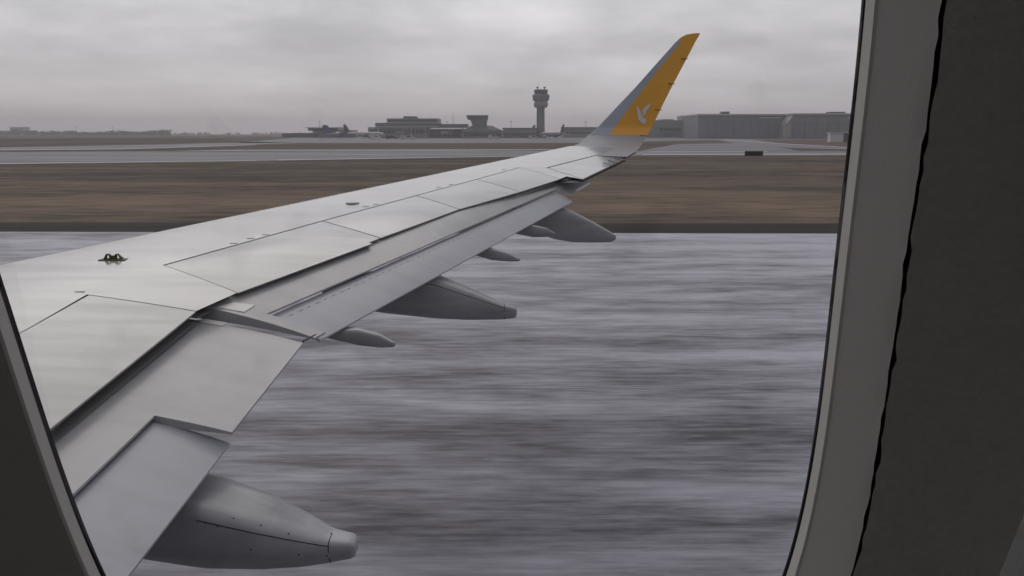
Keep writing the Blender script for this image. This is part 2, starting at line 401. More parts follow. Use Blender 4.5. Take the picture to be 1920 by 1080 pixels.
# wing box rear wall and dark bays below the spoilers
bay = MB()
patch(bay, A_root, A1, B1, B_root, 16, 6, dz=-0.075)
patch(bay, A1, HG[0], TR[0], B1, 6, 6, dz=-0.05)
for i in range(4): patch(bay, HG[i], HG[i + 1], TR[i + 1], TR[i], 10, 6, dz=-0.06)
patch(bay, HG[4], G0, T0, TR[4], 6, 6, dz=-0.05)
patch(bay, G0, G1, T1, T0, 10, 6, dz=-0.05)
bay.build('spoiler_bay', 'cavity_dark', wing, smooth=50, recalc=False)

def inset(a, b, c, d, g, front=None):
    a, b, c, d = map(Vector, (a, b, c, d)); front = g if front is None else front
    for p in (a, b, c, d): p.z = 0
    e1, e2 = (b - a).normalized(), (c - d).normalized()
    f1, f2 = (d - a).normalized(), (c - b).normalized()
    return a + e1 * g + f1 * front, b - e1 * g + f2 * front, c - e2 * g, d + e2 * g
def spoiler(a, b, c, d, bow, notch=False, g=0.008):
    m = MB(); a, b, c, d = inset(a, b, c, d, g, 0.020)
    n = max(8, int((b - a).length / 0.12))
    patch(m, a, b, c, d, n, 10, dz=-0.001, bow=bow, th=0.010)
    if notch:
        n0, n1 = lerp(d, c, 0.0), lerp(d, c, 0.90)
        f0, f1 = (d - a).normalized() * 0.05, (c - b).normalized() * 0.05
        patch(m, n0, n1, n1 + f1, n0 + f0 * 0.1, 10, 2, dz=-0.001, th=0.009)
    return m.build('spoiler', 'spoiler_grey_paint', wing, smooth=35, weld=0.001)
spoiler(A_root, A1, B1, B_root, 0.006)
for i in range(4): spoiler(HG[i], HG[i + 1], TR[i + 1], TR[i], (0.016, 0.018, 0.014, 0.012)[i], notch=(i == 0))

# aileron
am = MB(); a, b, c, d = inset(G0, G1, T1, T0, 0.012, 0.034)
a = lerp(a, Vector((G0.x, G0.y, 0)), 0.0)
patch(am, a, b, c, d, 16, 10, dz=-0.002, th=0.018)
am.build('aileron', 'wing_grey_paint', wing, smooth=35, weld=0.001)
# small fixed piece between the outer flap end and the aileron
am = MB(); patch(am, G0, lerp(G0, T0, 0.02), T0, onS(1064, 330.5), 2, 8, dz=-0.004)
am.build('fixed_panel', 'wing_grey_paint', wing, smooth=35)

# ---- flaps : surfaces are ruled slabs between a front and a rear edge (3D)
DF, DM, DT = -0.082, -0.175, -0.30        # front, main rear, tab rear: below the reference plane
def fwd(p, r, k): return p + (p - r).normalized() * k
class FlapSurface:
    """Ruled, slightly crowned upper surface between a front line and a rear line."""
    def __init__(self, f0, f1, r0, r1, crown): self.c = [Vector(q) for q in (f0, f1, r0, r1)]; self.k = crown
    def P(self, u, s):
        f, r = lerp(self.c[0], self.c[1], u), lerp(self.c[2], self.c[3], u)
        return lerp(f, r, s) + Vector((0, 0, self.k * 4 * s * (1 - s)))
    def find(self, u_, v_):                # (u, s) of the surface point seen at a pixel
        best, lo_u, hi_u, lo_s, hi_s = None, -0.1, 1.1, 0.0, 1.2
        for _ in range(5):
            best = None
            for a in range(25):
                for b in range(25):
                    uu, ss = lerp(lo_u, hi_u, a / 24), lerp(lo_s, hi_s, b / 24); d = self.P(uu, ss) - EYE
                    yc = d.y * CP - d.z * SP; px = 960 + FPX * d.x / yc; py = 540 - FPX * (d.y * SP + d.z * CP) / yc
                    e_ = (px - u_) ** 2 + (py - v_) ** 2
                    if best is None or e_ < best[0]: best = (e_, uu, ss)
            du, ds = (hi_u - lo_u) / 12, (hi_s - lo_s) / 12
            lo_u, hi_u, lo_s, hi_s = best[1] - du, best[1] + du, best[2] - ds, best[2] + ds
        return best[1], best[2]
PROF = [(1.0, -1.0), (0.75, -0.97), (0.5, -0.92), (0.25, -0.86), (0.10, -0.78), (0.03, -0.62), (0.0, -0.40), (0.012, -0.2), (0.035, -0.07), (0.07, 0.0), (0.2, 0.0), (0.35, 0), (0.5, 0.0), (0.65, 0), (0.8, 0.0), (0.92, 0), (1.0, 0.0)]
def flap_body(m, F_, u0, u1, s0, s1, th0, th1, nu):
    R = []
    for i in range(nu + 1):
        t = i / nu; u, smax = lerp(u0, u1, t), lerp(s0, s1, t)
        R.append([F_.P(u, q * smax) + Vector((0, 0, z * lerp(th0, th1, q))) for q, z in PROF])
    m.grid(R, close=True)
    for end in (R[0], R[-1]):
        o = len(m.v); m.v += [tuple(p) for p in end]; m.f.append(tuple(range(o, o + len(end))))
# outboard flap: main element (full chord at both ends), then its aft tab
DR = -0.255
ro0, ro1 = onB(590, 633.5, DR), onB(1108, 343.5, DR)
FO = FlapSurface(fwd(onB(395, 582, DF), ro0, 0.20), fwd(onB(1064, 333, DF), ro1, 0.20), ro0, ro1, 0.022)
(ua, sa), (ub, sb) = FO.find(500, 588), FO.find(1042, 354.5)
outer = MB()
flap_body(outer, FO, 0, ua, 1, 1, 0.12, 0.012, 3)
flap_body(outer, FO, ua, ub, sa, sb, 0.12, 0.012, 24)
flap_body(outer, FO, ub, 1, 1, 1, 0.12, 0.012, 5)
outer_o = outer.build('flap', 'flap_worn_paint', wing, smooth=40)
outer_o['label'] = 'long outboard flap main element with worn grey paint'
ua += 0.004; ub -= 0.004
FT = FlapSurface(FO.P(ua, sa) + Vector((-0.03, 0, -0.027)), FO.P(ub, sb) + Vector((-0.03, 0, -0.022)), onB(600, 638, DT), onB(1073, 378, DT), 0.012)
tab = MB(); flap_body(tab, FT, 0, 1, 1, 1, 0.055, 0.010, 24)
tab.build('flap_tab', 'flap_grey_paint', outer_o, smooth=40)
pl = MB()
for k in range(58):                        # row of flush fasteners behind the tab nose
    u0 = (k + 0.15) / 58; u1 = u0 + 0.55 / 58 * (0.6 + 0.4 * ((k * 7) % 5) / 4); zz = Vector((0, 0, 0.001))
    pl.add([FT.P(u0, 0.24) + zz, FT.P(u1, 0.24) + zz, FT.P(u1, 0.25) + zz, FT.P(u0, 0.25) + zz], [(0, 1, 2, 3)])
o = pl.build('fastener_row', 'seam_rubber', outer_o, recalc=False); o['kind'] = 'stuff'
# inboard flap
def xrow(x, y, dz): return Vector((x, y, H + zB(y) + dz))
i_t0, i_t1 = onB(424, 824, DR), onB(568, 643, DR)            # rear edge of the full-chord outer part
xi_front = B1.x - 0.40; y_end = onB(366, 600, DF).y + 0.14
y_n = i_t0.y
FI = FlapSurface(xrow(xi_front, y_n, DF), xrow(xi_front, y_end, DF), i_t0, i_t1, 0.025)
un, sn = FI.find(290, 779)
inner = MB()
flap_body(inner, FI, un, 1, 1, 1, 0.14, 0.012, 10)
u_root = un - (FI.P(un, 0).y - 0.6) / (y_end - y_n)
flap_body(inner, FI, u_root, un, sn, sn, 0.14, 0.012, 12)
inner_o = inner.build('flap', 'flap_worn_paint', wing, smooth=40)
inner_o['label'] = 'inboard flap main element nearest the cabin window'
j_r0, j_r1 = onB(240, 1080, DT - 0.03), onB(431, 831, DT - 0.03)
e0, e1 = FI.P(u_root, sn) + Vector((-0.03, 0, -0.024)), FI.P(un - 0.01, sn) + Vector((-0.03, 0, -0.024))
sl = (j_r0 - j_r1) / (j_r0.y - j_r1.y)
FJ = FlapSurface(e0, e1, j_r1 + sl * (e0.y - j_r1.y), j_r1, 0.012)
itab = MB(); flap_body(itab, FJ, 0, 1, 1, 1, 0.05, 0.010, 12)
itab.build('flap_tab', 'flap_grey_paint', inner_o, smooth=40)
bpy.context.view_layer.update()
def bvh_of(o):
    me = o.data; mw = o.matrix_world
    return BVHTree.FromPolygons([mw @ v.co for v in me.vertices], [tuple(p.vertices) for p in me.polygons])
def cast(bv_, u, v, y, up_):
    d = ray(u, v).normalized(); h = bv_.ray_cast(EYE, d)
    return (h[0] if h[0] else at_y(u, v, y)) + Vector((0, 0, up_))
b_out, b_in = bvh_of(outer_o), bvh_of(inner_o)
m = MB(); m.prism([cast(b_out, u, v, 5.4, 0.002) for u, v in ((406, 577), (438, 568), (479, 573), (458, 586))], (0, 0, 0.003))  # bright reflection at the outboard flap's end, put in as a pale plate
m.build('glint_plate', 'glint_white', outer_o)
m = MB(); m.prism([cast(b_in, u, v, 5.0, 0.002) for u, v in ((362, 602), (384, 599), (426, 606), (416, 612))], (0, 0, 0.003))  # same for the inboard flap: reflection built as a pale plate
m.build('glint_plate', 'glint_white', inner_o)
m = MB(); m.tube(onB(568, 640, DM), onB(592, 627, DM - 0.04), 0.006, 0.004); m.build('bonding_lead', 'wick_black', outer_o)

# ---- flap track fairings
def fairing(name, yc, secs, label=None, n=22, seam=False):
    """secs: (u, v_top, v_bottom, half width); the near flank stands at yc - half width."""
    S3 = []
    for u, vt, vb, hw in secs:
        t, b = at_y(u, vt, yc - hw * 0.8), at_y(u, vb, yc - hw * 0.3)
        S3.append((t.x, min(t.z, H + zB(yc) + DT - 0.025), b.z, hw))
    m = MB(); rows = []
    N = 26
    for i in range(N + 1):
        s = i / N * (len(S3) - 1); k = min(int(s), len(S3) - 2); f = s - k
        x, zt, zb, hw = [lerp(S3[k][q], S3[k + 1][q], f) for q in range(4)]
        r = []
        for j in range(n):
            a = 2 * math.pi * j / n; ca, sa = math.cos(a), math.sin(a)
            py = math.copysign(abs(ca) ** 0.40, ca); pz = math.copysign(abs(sa) ** 0.40, sa)
            wz = 1.0 if pz > 0 else 1.0 - 0.35 * abs(pz) 
            r.append((x, yc + py * hw * wz, (zt + zb) / 2 + pz * (zt - zb) / 2))
        rows.append(r)
    last = rows[-1]; cx = sum(p[0] for p in last) / n; cyy = yc; cz = sum(p[2] for p in last) / n
    rows.append([(p[0] + 0.018, cyy + (p[1] - cyy) * 0.80, cz + (p[2] - cz) * 0.80) for p in last])
    rows.append([(p[0] + 0.024, cyy + (p[1] - cyy) * 0.45, cz + (p[2] - cz) * 0.45) for p in last])
    o0 = m.grid(rows, close=True)
    k = len(rows) - 1
    m.f.append(tuple(o0 + k * n + i for i in range(n))); m.f.append(tuple(o0 + i for i in range(n)))
    o = m.build(name, 'fairing_grey_paint', wing, smooth=50)
    if label: o['label'] = label
    if seam:                               # parting lines of the movable tail cone, thin proud sealant beads
        sm = MB()
        def pt(f, a):
            s = f * (len(S3) - 1); k_ = min(int(s), len(S3) - 2); q_ = s - k_
            x, zt, zb, hw = [lerp(S3[k_][q], S3[k_ + 1][q], q_) for q in range(4)]
            ca, sa = math.cos(a), math.sin(a); py = math.copysign(abs(ca) ** 0.40, ca); pz = math.copysign(abs(sa) ** 0.40, sa)
            return Vector((x, yc + py * hw * (1.0 if pz > 0 else 1 - 0.35 * abs(pz)), (zt + zb) / 2 + pz * (zt - zb) / 2))
        A = [pt(0.35 + 0.50 * i / 14, math.pi - 0.42) for i in range(15)]
        for p, q in zip(A, A[1:]): sm.tube(p, q, 0.0022, n=5)
        Bq = [pt(0.85, math.pi * (0.5 + 0.95 * i / 14)) for i in range(15)]
        for p, q in zip(Bq, Bq[1:]): sm.tube(p, q, 0.0022, n=5)
        sm.build('seam', 'seam_rubber', o)
    return o
near_fairing = fairing('flap_track_fairing', 3.45, [(-60, 800, 985, .17), (150, 868, 1030, .20), (360, 945, 1060, .21), (480, 978, 1062, .18), (560, 1000, 1059, .13), (612, 1014, 1053, .085), (655, 1017, 1046, .06)], 'large flap track fairing under the inboard flap', seam=True)
fairing('flap_track_fairing', 7.0, [(600, 440, 560, .15), (705, 478, 586, .17), (810, 519, 597, .17), (881, 547, 600, .13), (940, 571, 599, .08), (964, 577, 596.5, .06)], 'long pointed fairing under the middle of the outboard flap', seam=True)
fairing('flap_track_fairing', 10.6, [(930, 345, 415, .14), (1003, 368, 437, .16), (1043, 384, 449, .16), (1076, 398, 454.5, .14), (1120, 421, 455, .10), (1146, 436, 454, .07), (1152, 440, 451, .05)], 'long pointed fairing near the outer end of the flap')
fairing('hinge_fairing', 9.2, [(900, 395, 425, .05), (955, 404, 436, .06), (1000, 414, 445, .055), (1025, 428, 444.5, .035), (1037, 435, 441, .02)], 'small hinge fairing beside the outermost track fairing')
fairing('hinge_fairing', 8.0, [(840, 425, 462, .05), (885, 438, 477, .06), (922, 458, 488, .055), (955, 476, 490.5, .035), (971, 485, 490, .02)], 'small hinge fairing between two large track fairings')
fairing('hinge_fairing', 5.45, [(560, 555, 615, .05), (615, 577, 635, .06), (668, 605, 647, .055), (712, 629, 652, .038), (734, 641, 651, .022)], 'small hinge fairing at the inner end of the outboard flap')

bpy.context.view_layer.update()
b_f = bvh_of(near_fairing)
for u, v in ((385, 980), (408, 987), (438, 972), (489, 985), (541, 1001), (613, 1042), (621, 1000), (470, 1030), (560, 1040)):
    d = ray(u, v).normalized(); h = b_f.ray_cast(EYE, d)
    if h[0]:
        n_ = h[1] if h[1].dot(d) < 0 else -h[1]; m = MB(); m.tube(h[0] - n_ * 0.002, h[0] + n_ * 0.0012, 0.0045, 0.0040, 8); m.build('screw', 'seam_rubber', near_fairing)

# ---- upturned wing tip
SEC = [((1003, 291.2), 14.06, (1176, 294), 13.45), ((1060, 280.5), 15.15, (1194, 283), 14.5), ((1085, 269.5), 15.65, (1203, 271), 15.25),
       ((1103, 254), 15.98, (1213.5, 254), 15.9), ((1121, 238.6), 16.1, (1222, 239), 16.08), ((1157, 200), 16.22, (1241, 200), 16.2), ((1193, 162), 16.34, (1260, 162), 16.33),
       ((1240, 109), 16.48, (1286, 113), 16.47), ((1266, 80), 16.56, (1299, 88), 16.55), ((1276, 70.5), 16.59, (1304, 78), 16.58), ((1286, 65), 16.61, (1309, 70), 16.6), ((1300, 62.6), 16.62, (1313, 62), 16.62)]
S3D = [(at_y(*a, ya), at_y(*b, yb)) for a, ya, b, yb in SEC]
# the first section sits exactly on the wing surface
def sec_at(s):
    k = min(int(s), len(S3D) - 2); f = s - k
    return lerp(S3D[k][0], S3D[k + 1][0], f), lerp(S3D[k][1], S3D[k + 1][1], f)
def nrm_at(s):
    a, b = sec_at(max(s - 0.3, 0)); c, d = sec_at(min(s + 0.3, len(S3D) - 1))
    span = (c + d - a - b) / 2; L_, T_ = sec_at(s); ch = T_ - L_
    n = ch.cross(span).normalized()
    if n.z < -0.2 or (abs(n.z) <= 0.2 and n.y > 0): n = -n
    return n
def loft(name, s0, s1, f0, f1, material, parent, close=True, ns=40, nf=14, frac_fn=None):
    m = MB(); R = []
    for i in range(ns + 1):
        s = lerp(s0, s1, i / ns); L_, T_ = sec_at(s); n = nrm_at(s); c = (T_ - L_).length
        a0, a1 = (frac_fn(s) if frac_fn else (f0, f1))
        top, bot = [], []
        for j in range(nf + 1):
            f = lerp(a0, a1, (j / nf) ** (1.7 if a0 == 0 else 1.0))
            th = 0.10 * c * (math.sqrt(max(f, 0)) * 1.6 * (1 - f) ) + 0.004
            p = lerp(L_, T_, f)
            top.append(p + n * (0.18 * th if f > 0 else 0)); bot.append(p - n * th * 0.85)
        R.append(top + bot[::-1])
    m.grid(R, close=True)
    for end in (R[0], R[-1]):
        o = len(m.v); m.v += [tuple(p) for p in end]; m.f.append(tuple(range(o, o + len(end))))
    return m.build(name, material, parent, smooth=40)
shark = loft('sharklet', 3.0, 11.0, 0.3, 1.0, 'sharklet_orange', wing, frac_fn=lambda s: ((0.35 - 0.11 * min((s - 3) / 3.5, 1)) * (1 if s < 8.2 else max(0, (9.0 - s) / 0.8)), 1.0))
shark['label'] = 'orange upturned wing tip with white bird emblem'
loft('leading_edge', 3.0, 9.0, 0, 0.3, 'sharklet_metal', shark, frac_fn=lambda s: (0.0, (0.35 - 0.11 * min((s - 3) / 3.5, 1)) * (1 if s < 8.2 else max(0.0, (9.0 - s) / 0.8))))
loft('tip_blend', 0.0, 3.0, 0, 1, 'tip_grey_paint', wing, ns=30)
bpy.context.view_layer.update()
bv = bvh_of(shark)
def emblem(px):
    pts = []
    for u, v in px:
        d = ray(1160 + u / 9.0, 160 + v / 9.0).normalized(); h = bv.ray_cast(EYE, d)
        pts.append(h[0] - d * 0.012 if h[0] else at_y(1160 + u / 9.0, 160 + v / 9.0, 16.2))
    return pts
em = MB()
em.prism(emblem([(545, 300), (480, 335), (430, 385), (398, 425), (408, 480), (395, 525), (415, 528), (470, 430), (520, 370)]), (0, 0.006, 0))
em.prism(emblem([(298, 358), (308, 420), (318, 500), (325, 560), (350, 605), (400, 640), (440, 662), (472, 590), (450, 565), (402, 542), (386, 510), (380, 460), (342, 400), (325, 365)]), (0, 0.006, 0))
em.build('emblem', 'emblem_white', shark)['label'] = 'white bird emblem with raised wings'
for u, v, y in ((1277, 110, 16.46), (1253, 157, 16.33), (1228, 206, 16.2), (1201, 254.5, 15.88)):
    w = MB(); w.tube(at_y(u, v, y - 0.02), at_y(u + 13, v + 0.4, y - 0.02), 0.009, 0.006, 6); w.build('static_wick', 'wick_black', shark)
for (u0, v0), (u1, v1) in (((1131, 305.5), (1146, 310.5)), ((1141, 301), (1156, 305.5)), ((1153, 297), (1167, 301))):
    w = MB(); w.tube(onS(u0, v0, 0.02), onS(u1, v1, 0.02), 0.008, 0.006, 6); w.build('static_wick', 'wick_black', wing)

# ---- small fittings on the upper skin
bp = onS(212, 487); k = bp.y / FPX * 1.01
def bpt(px, py): return Vector((bp.x + (px - 865) / 27 * k, bp.y, bp.z + (715 - py) / 27 * k))
br = MB(); ex = (0, 0.03, 0)
for poly in ([(355, 715), (515, 430), (570, 430), (430, 715)], [(515, 430), (650, 430), (640, 490), (520, 490)], [(640, 440), (700, 490), (760, 700), (700, 715)], [(400, 650), (760, 650), (760, 715), (370, 715)],
             [(720, 515), (1000, 515), (1000, 715), (720, 715)], [(940, 520), (985, 430), (1000, 430), (1000, 560)], [(985, 430), (1110, 430), (1120, 480), (985, 480)], [(1085, 440), (1180, 520), (1380, 715), (1250, 715)], [(990, 660), (1300, 660), (1370, 715), (990, 715)]):
    br.prism([bpt(*q) for q in poly], ex)
br.box((bpt(200, 715).x, bp.y - 0.03, bp.z - 0.012), (bpt(1530, 715).x, bp.y + 0.05, bp.z + 0.004))
br.build('lifeline_bracket', 'bracket_olive', wing)['label'] = 'small olive lifeline bracket with two triangular eyes'
q = onS(661, 381); ac = MB(); ac.lathe((q.x, q.y, q.z - 0.004), [(0.075, 0), (0.075, 0.012), (0.06, 0.016)], 16); ac.build('access_cover', 'flap_grey_paint', wing)
for u, v in ((823, 351), (846, 346), (686, 387), (705, 383), (470, 447), (498, 440), (438, 456), (945, 318), (150, 547)):
    q = onS(u, v); h_ = MB(); h_.box((q.x - 0.03, q.y - 0.008, q.z - 0.002), (q.x + 0.03, q.y + 0.008, q.z + 0.0025)); h_.build('hinge_cover', 'fairing_grey_paint', wing)

# ------------------------------------------------------------------ cabin: window, sidewall, fuselage
exec_cabin = True
mat('trim_beige', (0.80, 0.78, 0.74), 0.55)
mat('reveal_grey', (0.60, 0.58, 0.56), 0.6, bump=(900, 0.15, 0.0004))
mat('sidewall_grey', (0.92, 0.905, 0.885), 0.65, noise=((420, 420, 420), 0.05, 5), bump=(420, 0.9, 0.0009))
mat('gasket_black', (0.03, 0.029, 0.031), 0.9, spec=0.1)
mat('fuselage_white', (0.38, 0.38, 0.39), 0.4, coat=0.5)
mat('cabin_floor_grey', (0.76, 0.755, 0.74), 0.9)
mat('seat_leather', (0.10, 0.10, 0.098), 0.5, bump=(300, 0.3, 0.001))
mat('seat_plastic', (0.12, 0.12, 0.12), 0.5)
gl = bpy.data.materials.new('window_acrylic'); gl.use_nodes = True; nt = gl.node_tree; nt.nodes.clear()
go = nt.nodes.new('ShaderNodeOutputMaterial'); tr = nt.nodes.new('ShaderNodeBsdfTransparent'); gg = nt.nodes.new('ShaderNodeBsdfGlossy'); fz = nt.nodes.new('ShaderNodeFresnel'); mx = nt.nodes.new('ShaderNodeMixShader')
gg.inputs['Roughness'].default_value = 0.05; fz.inputs['IOR'].default_value = 1.3
df = nt.nodes.new('ShaderNodeBsdfDiffuse'); df.inputs[0].default_value = (0.16, 0.155, 0.16, 1); mx2 = nt.nodes.new('ShaderNodeMixShader')
tcg = nt.nodes.new('ShaderNodeTexCoord'); ng = nt.nodes.new('ShaderNodeTexNoise'); ng.inputs['Scale'].default_value = 34; ng.inputs['Detail'].default_value = 6
mg = nt.nodes.new('ShaderNodeMapRange'); mg.inputs[1].default_value = 0.60; mg.inputs[2].default_value = 0.78; mg.inputs[3].default_value = 0.0; mg.inputs[4].default_value = 0.12
L = nt.links.new
L(tcg.outputs['Object'], ng.inputs['Vector']); L(ng.outputs['Fac'], mg.inputs[0]); L(mg.outputs[0], mx2.inputs[0]); L(tr.outputs[0], mx2.inputs[1]); L(df.outputs[0], mx2.inputs[2])
ff = nt.nodes.new('ShaderNodeMath'); ff.operation = 'MULTIPLY'; ff.inputs[1].default_value = 0.06; L(fz.outputs[0], ff.inputs[0])
L(ff.outputs[0], mx.inputs[0]); L(mx2.outputs[0], mx.inputs[1]); L(gg.outputs[0], mx.inputs[2]); L(mx.outputs[0], go.inputs[0])
MAT['window_acrylic'] = gl

LEAN = math.radians(13); R_F = 1.95; D0 = 0.236
EN = Vector((0, math.cos(LEAN), math.sin(LEAN))); ES = Vector((0, -math.sin(LEAN), math.cos(LEAN)))
C0 = Vector((0, D0, H)) - EN * R_F                      # fuselage axis (x is along it)
def FP(x, s, w, side=1):                                # a point on the fuselage: along, up the arc, outwards
    ph = s / R_F + LEAN; r = R_F + w
    return Vector((x, C0.y + side * r * math.cos(ph), C0.z + r * math.sin(ph)))
WX, WS = -0.029, -0.04
NR = 360
CR, SR = math.cos(math.radians(3.1)), math.sin(math.radians(3.1))
def ring(cx, hwr, hwl, hh, n=3.4, wob=0.0, seed=0, cs=WS):
    rnd = random.Random(seed); ph = [rnd.uniform(0, 6.28) for _ in range(6)]
    out = []
    for i in range(NR):
        a = 2 * math.pi * i / NR; ca, sa = math.cos(a), math.sin(a)
        r = (abs(ca) ** n + abs(sa) ** n) ** (-1 / n)
        wv = wob * sum(math.sin(k_ * a + ph[j]) for j, k_ in enumerate((23, 47, 83, 121, 167, 233))) / 3 if wob else 0
        qx, qs = (hwr + 0.0008 if ca > 0 else hwl + 0.003) * r * ca + wv, hh * r * sa
        out.append((cx + qx * CR - qs * SR, cs + qx * SR + qs * CR))
    return out
def cell(m, x0, x1, s0, s1, hole, w, side, div=9):
    """Wall cell with a hole: rings from the hole outline to the cell's rectangle."""
    cx = sum(p[0] for p in hole) / NR; cs = sum(p[1] for p in hole) / NR
    rect = []
    for i in range(NR):
        a = 2 * math.pi * i / NR; ca, sa = math.cos(a), math.sin(a); k_ = 1e9
        if ca > 1e-9: k_ = min(k_, (x1 - cx) / ca)
        if ca < -1e-9: k_ = min(k_, (x0 - cx) / ca)
        if sa > 1e-9: k_ = min(k_, (s1 - cs) / sa)
        if sa < -1e-9: k_ = min(k_, (s0 - cs) / sa)
        rect.append((cx + ca * k_, cs + sa * k_))
    for c_ in ((x0, s0), (x1, s0), (x0, s1), (x1, s1)):  # snap the nearest spokes to the corners
        j = min(range(NR), key=lambda q: (rect[q][0] - c_[0]) ** 2 + (rect[q][1] - c_[1]) ** 2); rect[j] = c_
    R = []
    for k_ in range(div + 1):
        f = (k_ / div) ** 1.3
        R.append([FP(lerp(h[0], r[0], f), lerp(h[1], r[1], f), w, side) for h, r in zip(hole, rect)])
    m.grid(R, close=True)
PITCHX = 0.533
W_IN = -0.021                              # inner face of the sidewall, measured from the outer pane
def window(cx, side, label, detail):
    root = empty('cabin_window', FP(cx, WS, 0, side))
    tag(root, label, 'window', 'cabin windows')
    op = ring(cx, 0.1285, 0.1285, 0.207)
    def band(name, prof, material, smooth=30):
        m = MB(); m.grid([[FP(cx + (x - cx) * kx + 0.0, WS + (s - WS) * kx, w, side) for x, s in op] for kx, w in prof], close=True)
        return m.build(name, material, root, smooth=smooth)
    gk = MB()
    rings = []
    for dx, w in ((0.012, 0.0035), (0.003, 0.0035), (-0.0002, 0.0014), (-0.0005, 0.0006), (-0.0005, -0.0003), (0.0, -0.0009)):
        rings.append([FP(x, s, w, side) for x, s in ring(cx, 0.1285 + dx, 0.1285 + dx, 0.207 + dx)])
    gk.grid(rings, close=True); gk.build('gasket', 'gasket_black', root, smooth=30)
    tm = MB(); rings = []
    for dx, w in ((0.0, -0.0009), (0.0008, -0.0050), (0.0016, -0.0056)):
        rings.append([FP(x, s, w, side) for x, s in ring(cx, 0.1285 + dx, 0.1285 + dx, 0.207 + dx)])
    tm.grid(rings, close=True); tm.build('retainer_ring', 'trim_beige', root, smooth=30)
    rv = MB(); rings = []
    for t in [i / 8 for i in range(9)]:
        dxr = 0.0016 + 0.0074 * t; dxl = 0.0016 + 0.0346 * t; dh = 0.0016 + 0.0094 * t
        rings.append([FP(x, s, lerp(-0.0056, W_IN + 0.0015, t), side) for x, s in ring(cx, 0.1285 + dxr, 0.1285 + dxl, 0.207 + dh)])
    # rolled outer lip
    dxr, dxl, dh = 0.0090, 0.0362, 0.0110
    for ex_, w in ((0.0012, -0.0005), (0.0018, 0.0025), (0.0018, 0.014)):
        rings.append([FP(x, s, W_IN + w, side) for x, s in ring(cx, 0.1285 + dxr + ex_, 0.1285 + dxl + ex_, 0.207 + dh + ex_, wob=0.00035 if detail else 0, seed=5)])
    rv.grid(rings, close=True); rv.build('reveal', 'reveal_grey', root, smooth=40)
    pn = MB(); pr = [FP(x, s, -0.001, side) for x, s in ring(cx, 0.1275, 0.1275, 0.185)]; pr2 = [p + (FP(cx, WS, -0.003, side) - FP(cx, WS, -0.001, side)) for p in pr]
    n_ = len(pr); pn.add(pr + pr2, [tuple(range(n_)), tuple(range(n_, 2 * n_))[::-1]] + [(i, (i + 1) % n_, n_ + (i + 1) % n_, n_ + i) for i in range(n_)])
    pn.build('pane', 'window_acrylic', root)
SW0, SW1 = -0.62, 0.52
WINS = range(-3, 5)
for side in (1, -1):
    skin, wall = MB(), MB()
    for k_ in WINS:
        cx = WX + k_ * PITCHX
        x0, x1 = cx - PITCHX / 2, cx + PITCHX / 2
        cell(skin, x0, x1, SW0, SW1, ring(cx, 0.1385, 0.1385, 0.217), 0.0025, side, 3)
        first = side == 1 and k_ == 0
        g_ = 0.0018
        cell(wall, x0, x1, SW0, SW1, ring(cx, 0.1285 + 0.0090 + g_ + 0.0008, 0.1285 + 0.0362 + g_, 0.207 + 0.0110 + g_, wob=0.0005 if first else 0, seed=9), W_IN, side, 12 if first else 4)
        if side == 1:
            lab = ('cabin window with grey reveal, pale ring and black gasket that frames the view' if k_ == 0 else 'neighbouring cabin window further along the sidewall')
        else: lab = 'cabin window in the opposite sidewall'
        if side == 1 and -1 <= k_ <= 1 or side == -1: window(cx, side, lab, first)
        else: window(cx, side, lab, False)
    XA, XB = WX + (WINS[0] - .5) * PITCHX, WX + (WINS[-1] + .5) * PITCHX
    smax = (math.pi / 2 - LEAN) * R_F; smin = -(math.pi / 2 + LEAN) * R_F
    for a, b in ((-16.0, XA), (XB, 13.0)):            # the rest of the tube fore and aft
        skin.grid([[FP(x, lerp(smin, smax, i / 40), 0.0025, side) for x in (a, b)] for i in range(41)])
    for m, w in ((skin, 0.0025), (wall, W_IN)):
        for a, b in ((SW1, smax), (smin, SW0)):
            m.grid([[FP(x, lerp(a, b, i / 16), w, side) for x in (XA, XB)] for i in range(17)])
    tag(skin.build('fuselage', 'fuselage_white', smooth=40), kind='structure')
    tag(wall.build('cabin_wall', 'sidewall_grey', smooth=40), kind='structure')
ends = MB()
for x in (XA - 0.001, XB + 0.001):
    pr = [FP(x, lerp(smin, smax, i / 32), 0.0025, 1) for i in range(33)] + [FP(x, lerp(smax, smin, i / 32), 0.0025, -1) for i in range(33)]
    ends.add(pr, [tuple(range(len(pr)))])
tag(ends.build('bulkhead', 'sidewall_grey', recalc=False), kind='structure')
fz_ = H - 1.18
hw_ = math.sqrt((R_F + W_IN) ** 2 - (fz_ - C0.z) ** 2) - 0.002
fl = MB(); fl.box((XA + 0.01, C0.y - hw_, fz_ - 0.03), (XB - 0.01, C0.y + hw_, fz_))
tag(fl.build('cabin_floor', 'cabin_floor_grey'), kind='structure')
# the seat whose backrest edge shows in the lower right corner
seat = tag(empty('passenger_seat', (0.25, -0.12, fz_)), 'dark passenger seat beside the window, backrest edge in the corner', 'seat')
pA = at_y(1877, 1085, 0.135); pB = at_y(1922, 975, 0.135)
dirb = (pB - pA); dirb.y = 0; dirb.normalize()
def bpnt(t, off, y): 
    q = Vector((pA.x - 0.0095, 0, pA.z)) + dirb * t + Vector((dirb.z, 0, -dirb.x)) * off; return Vector((q.x, y, q.z))
bk = MB(); rows = []
for y, off in ((0.137, 0.030), (0.135, 0.012), (0.128, 0.003), (0.115, 0.0), (-0.32, 0.0), (-0.335, 0.006), (-0.34, 0.03), (-0.34, 0.085), (-0.33, 0.10), (0.125, 0.10), (0.137, 0.085)):
    rows.append([bpnt(t, off, y) for t in (-0.62, -0.4, -0.2, -0.1, 0, 0.06, 0.12, 0.16, 0.18)])
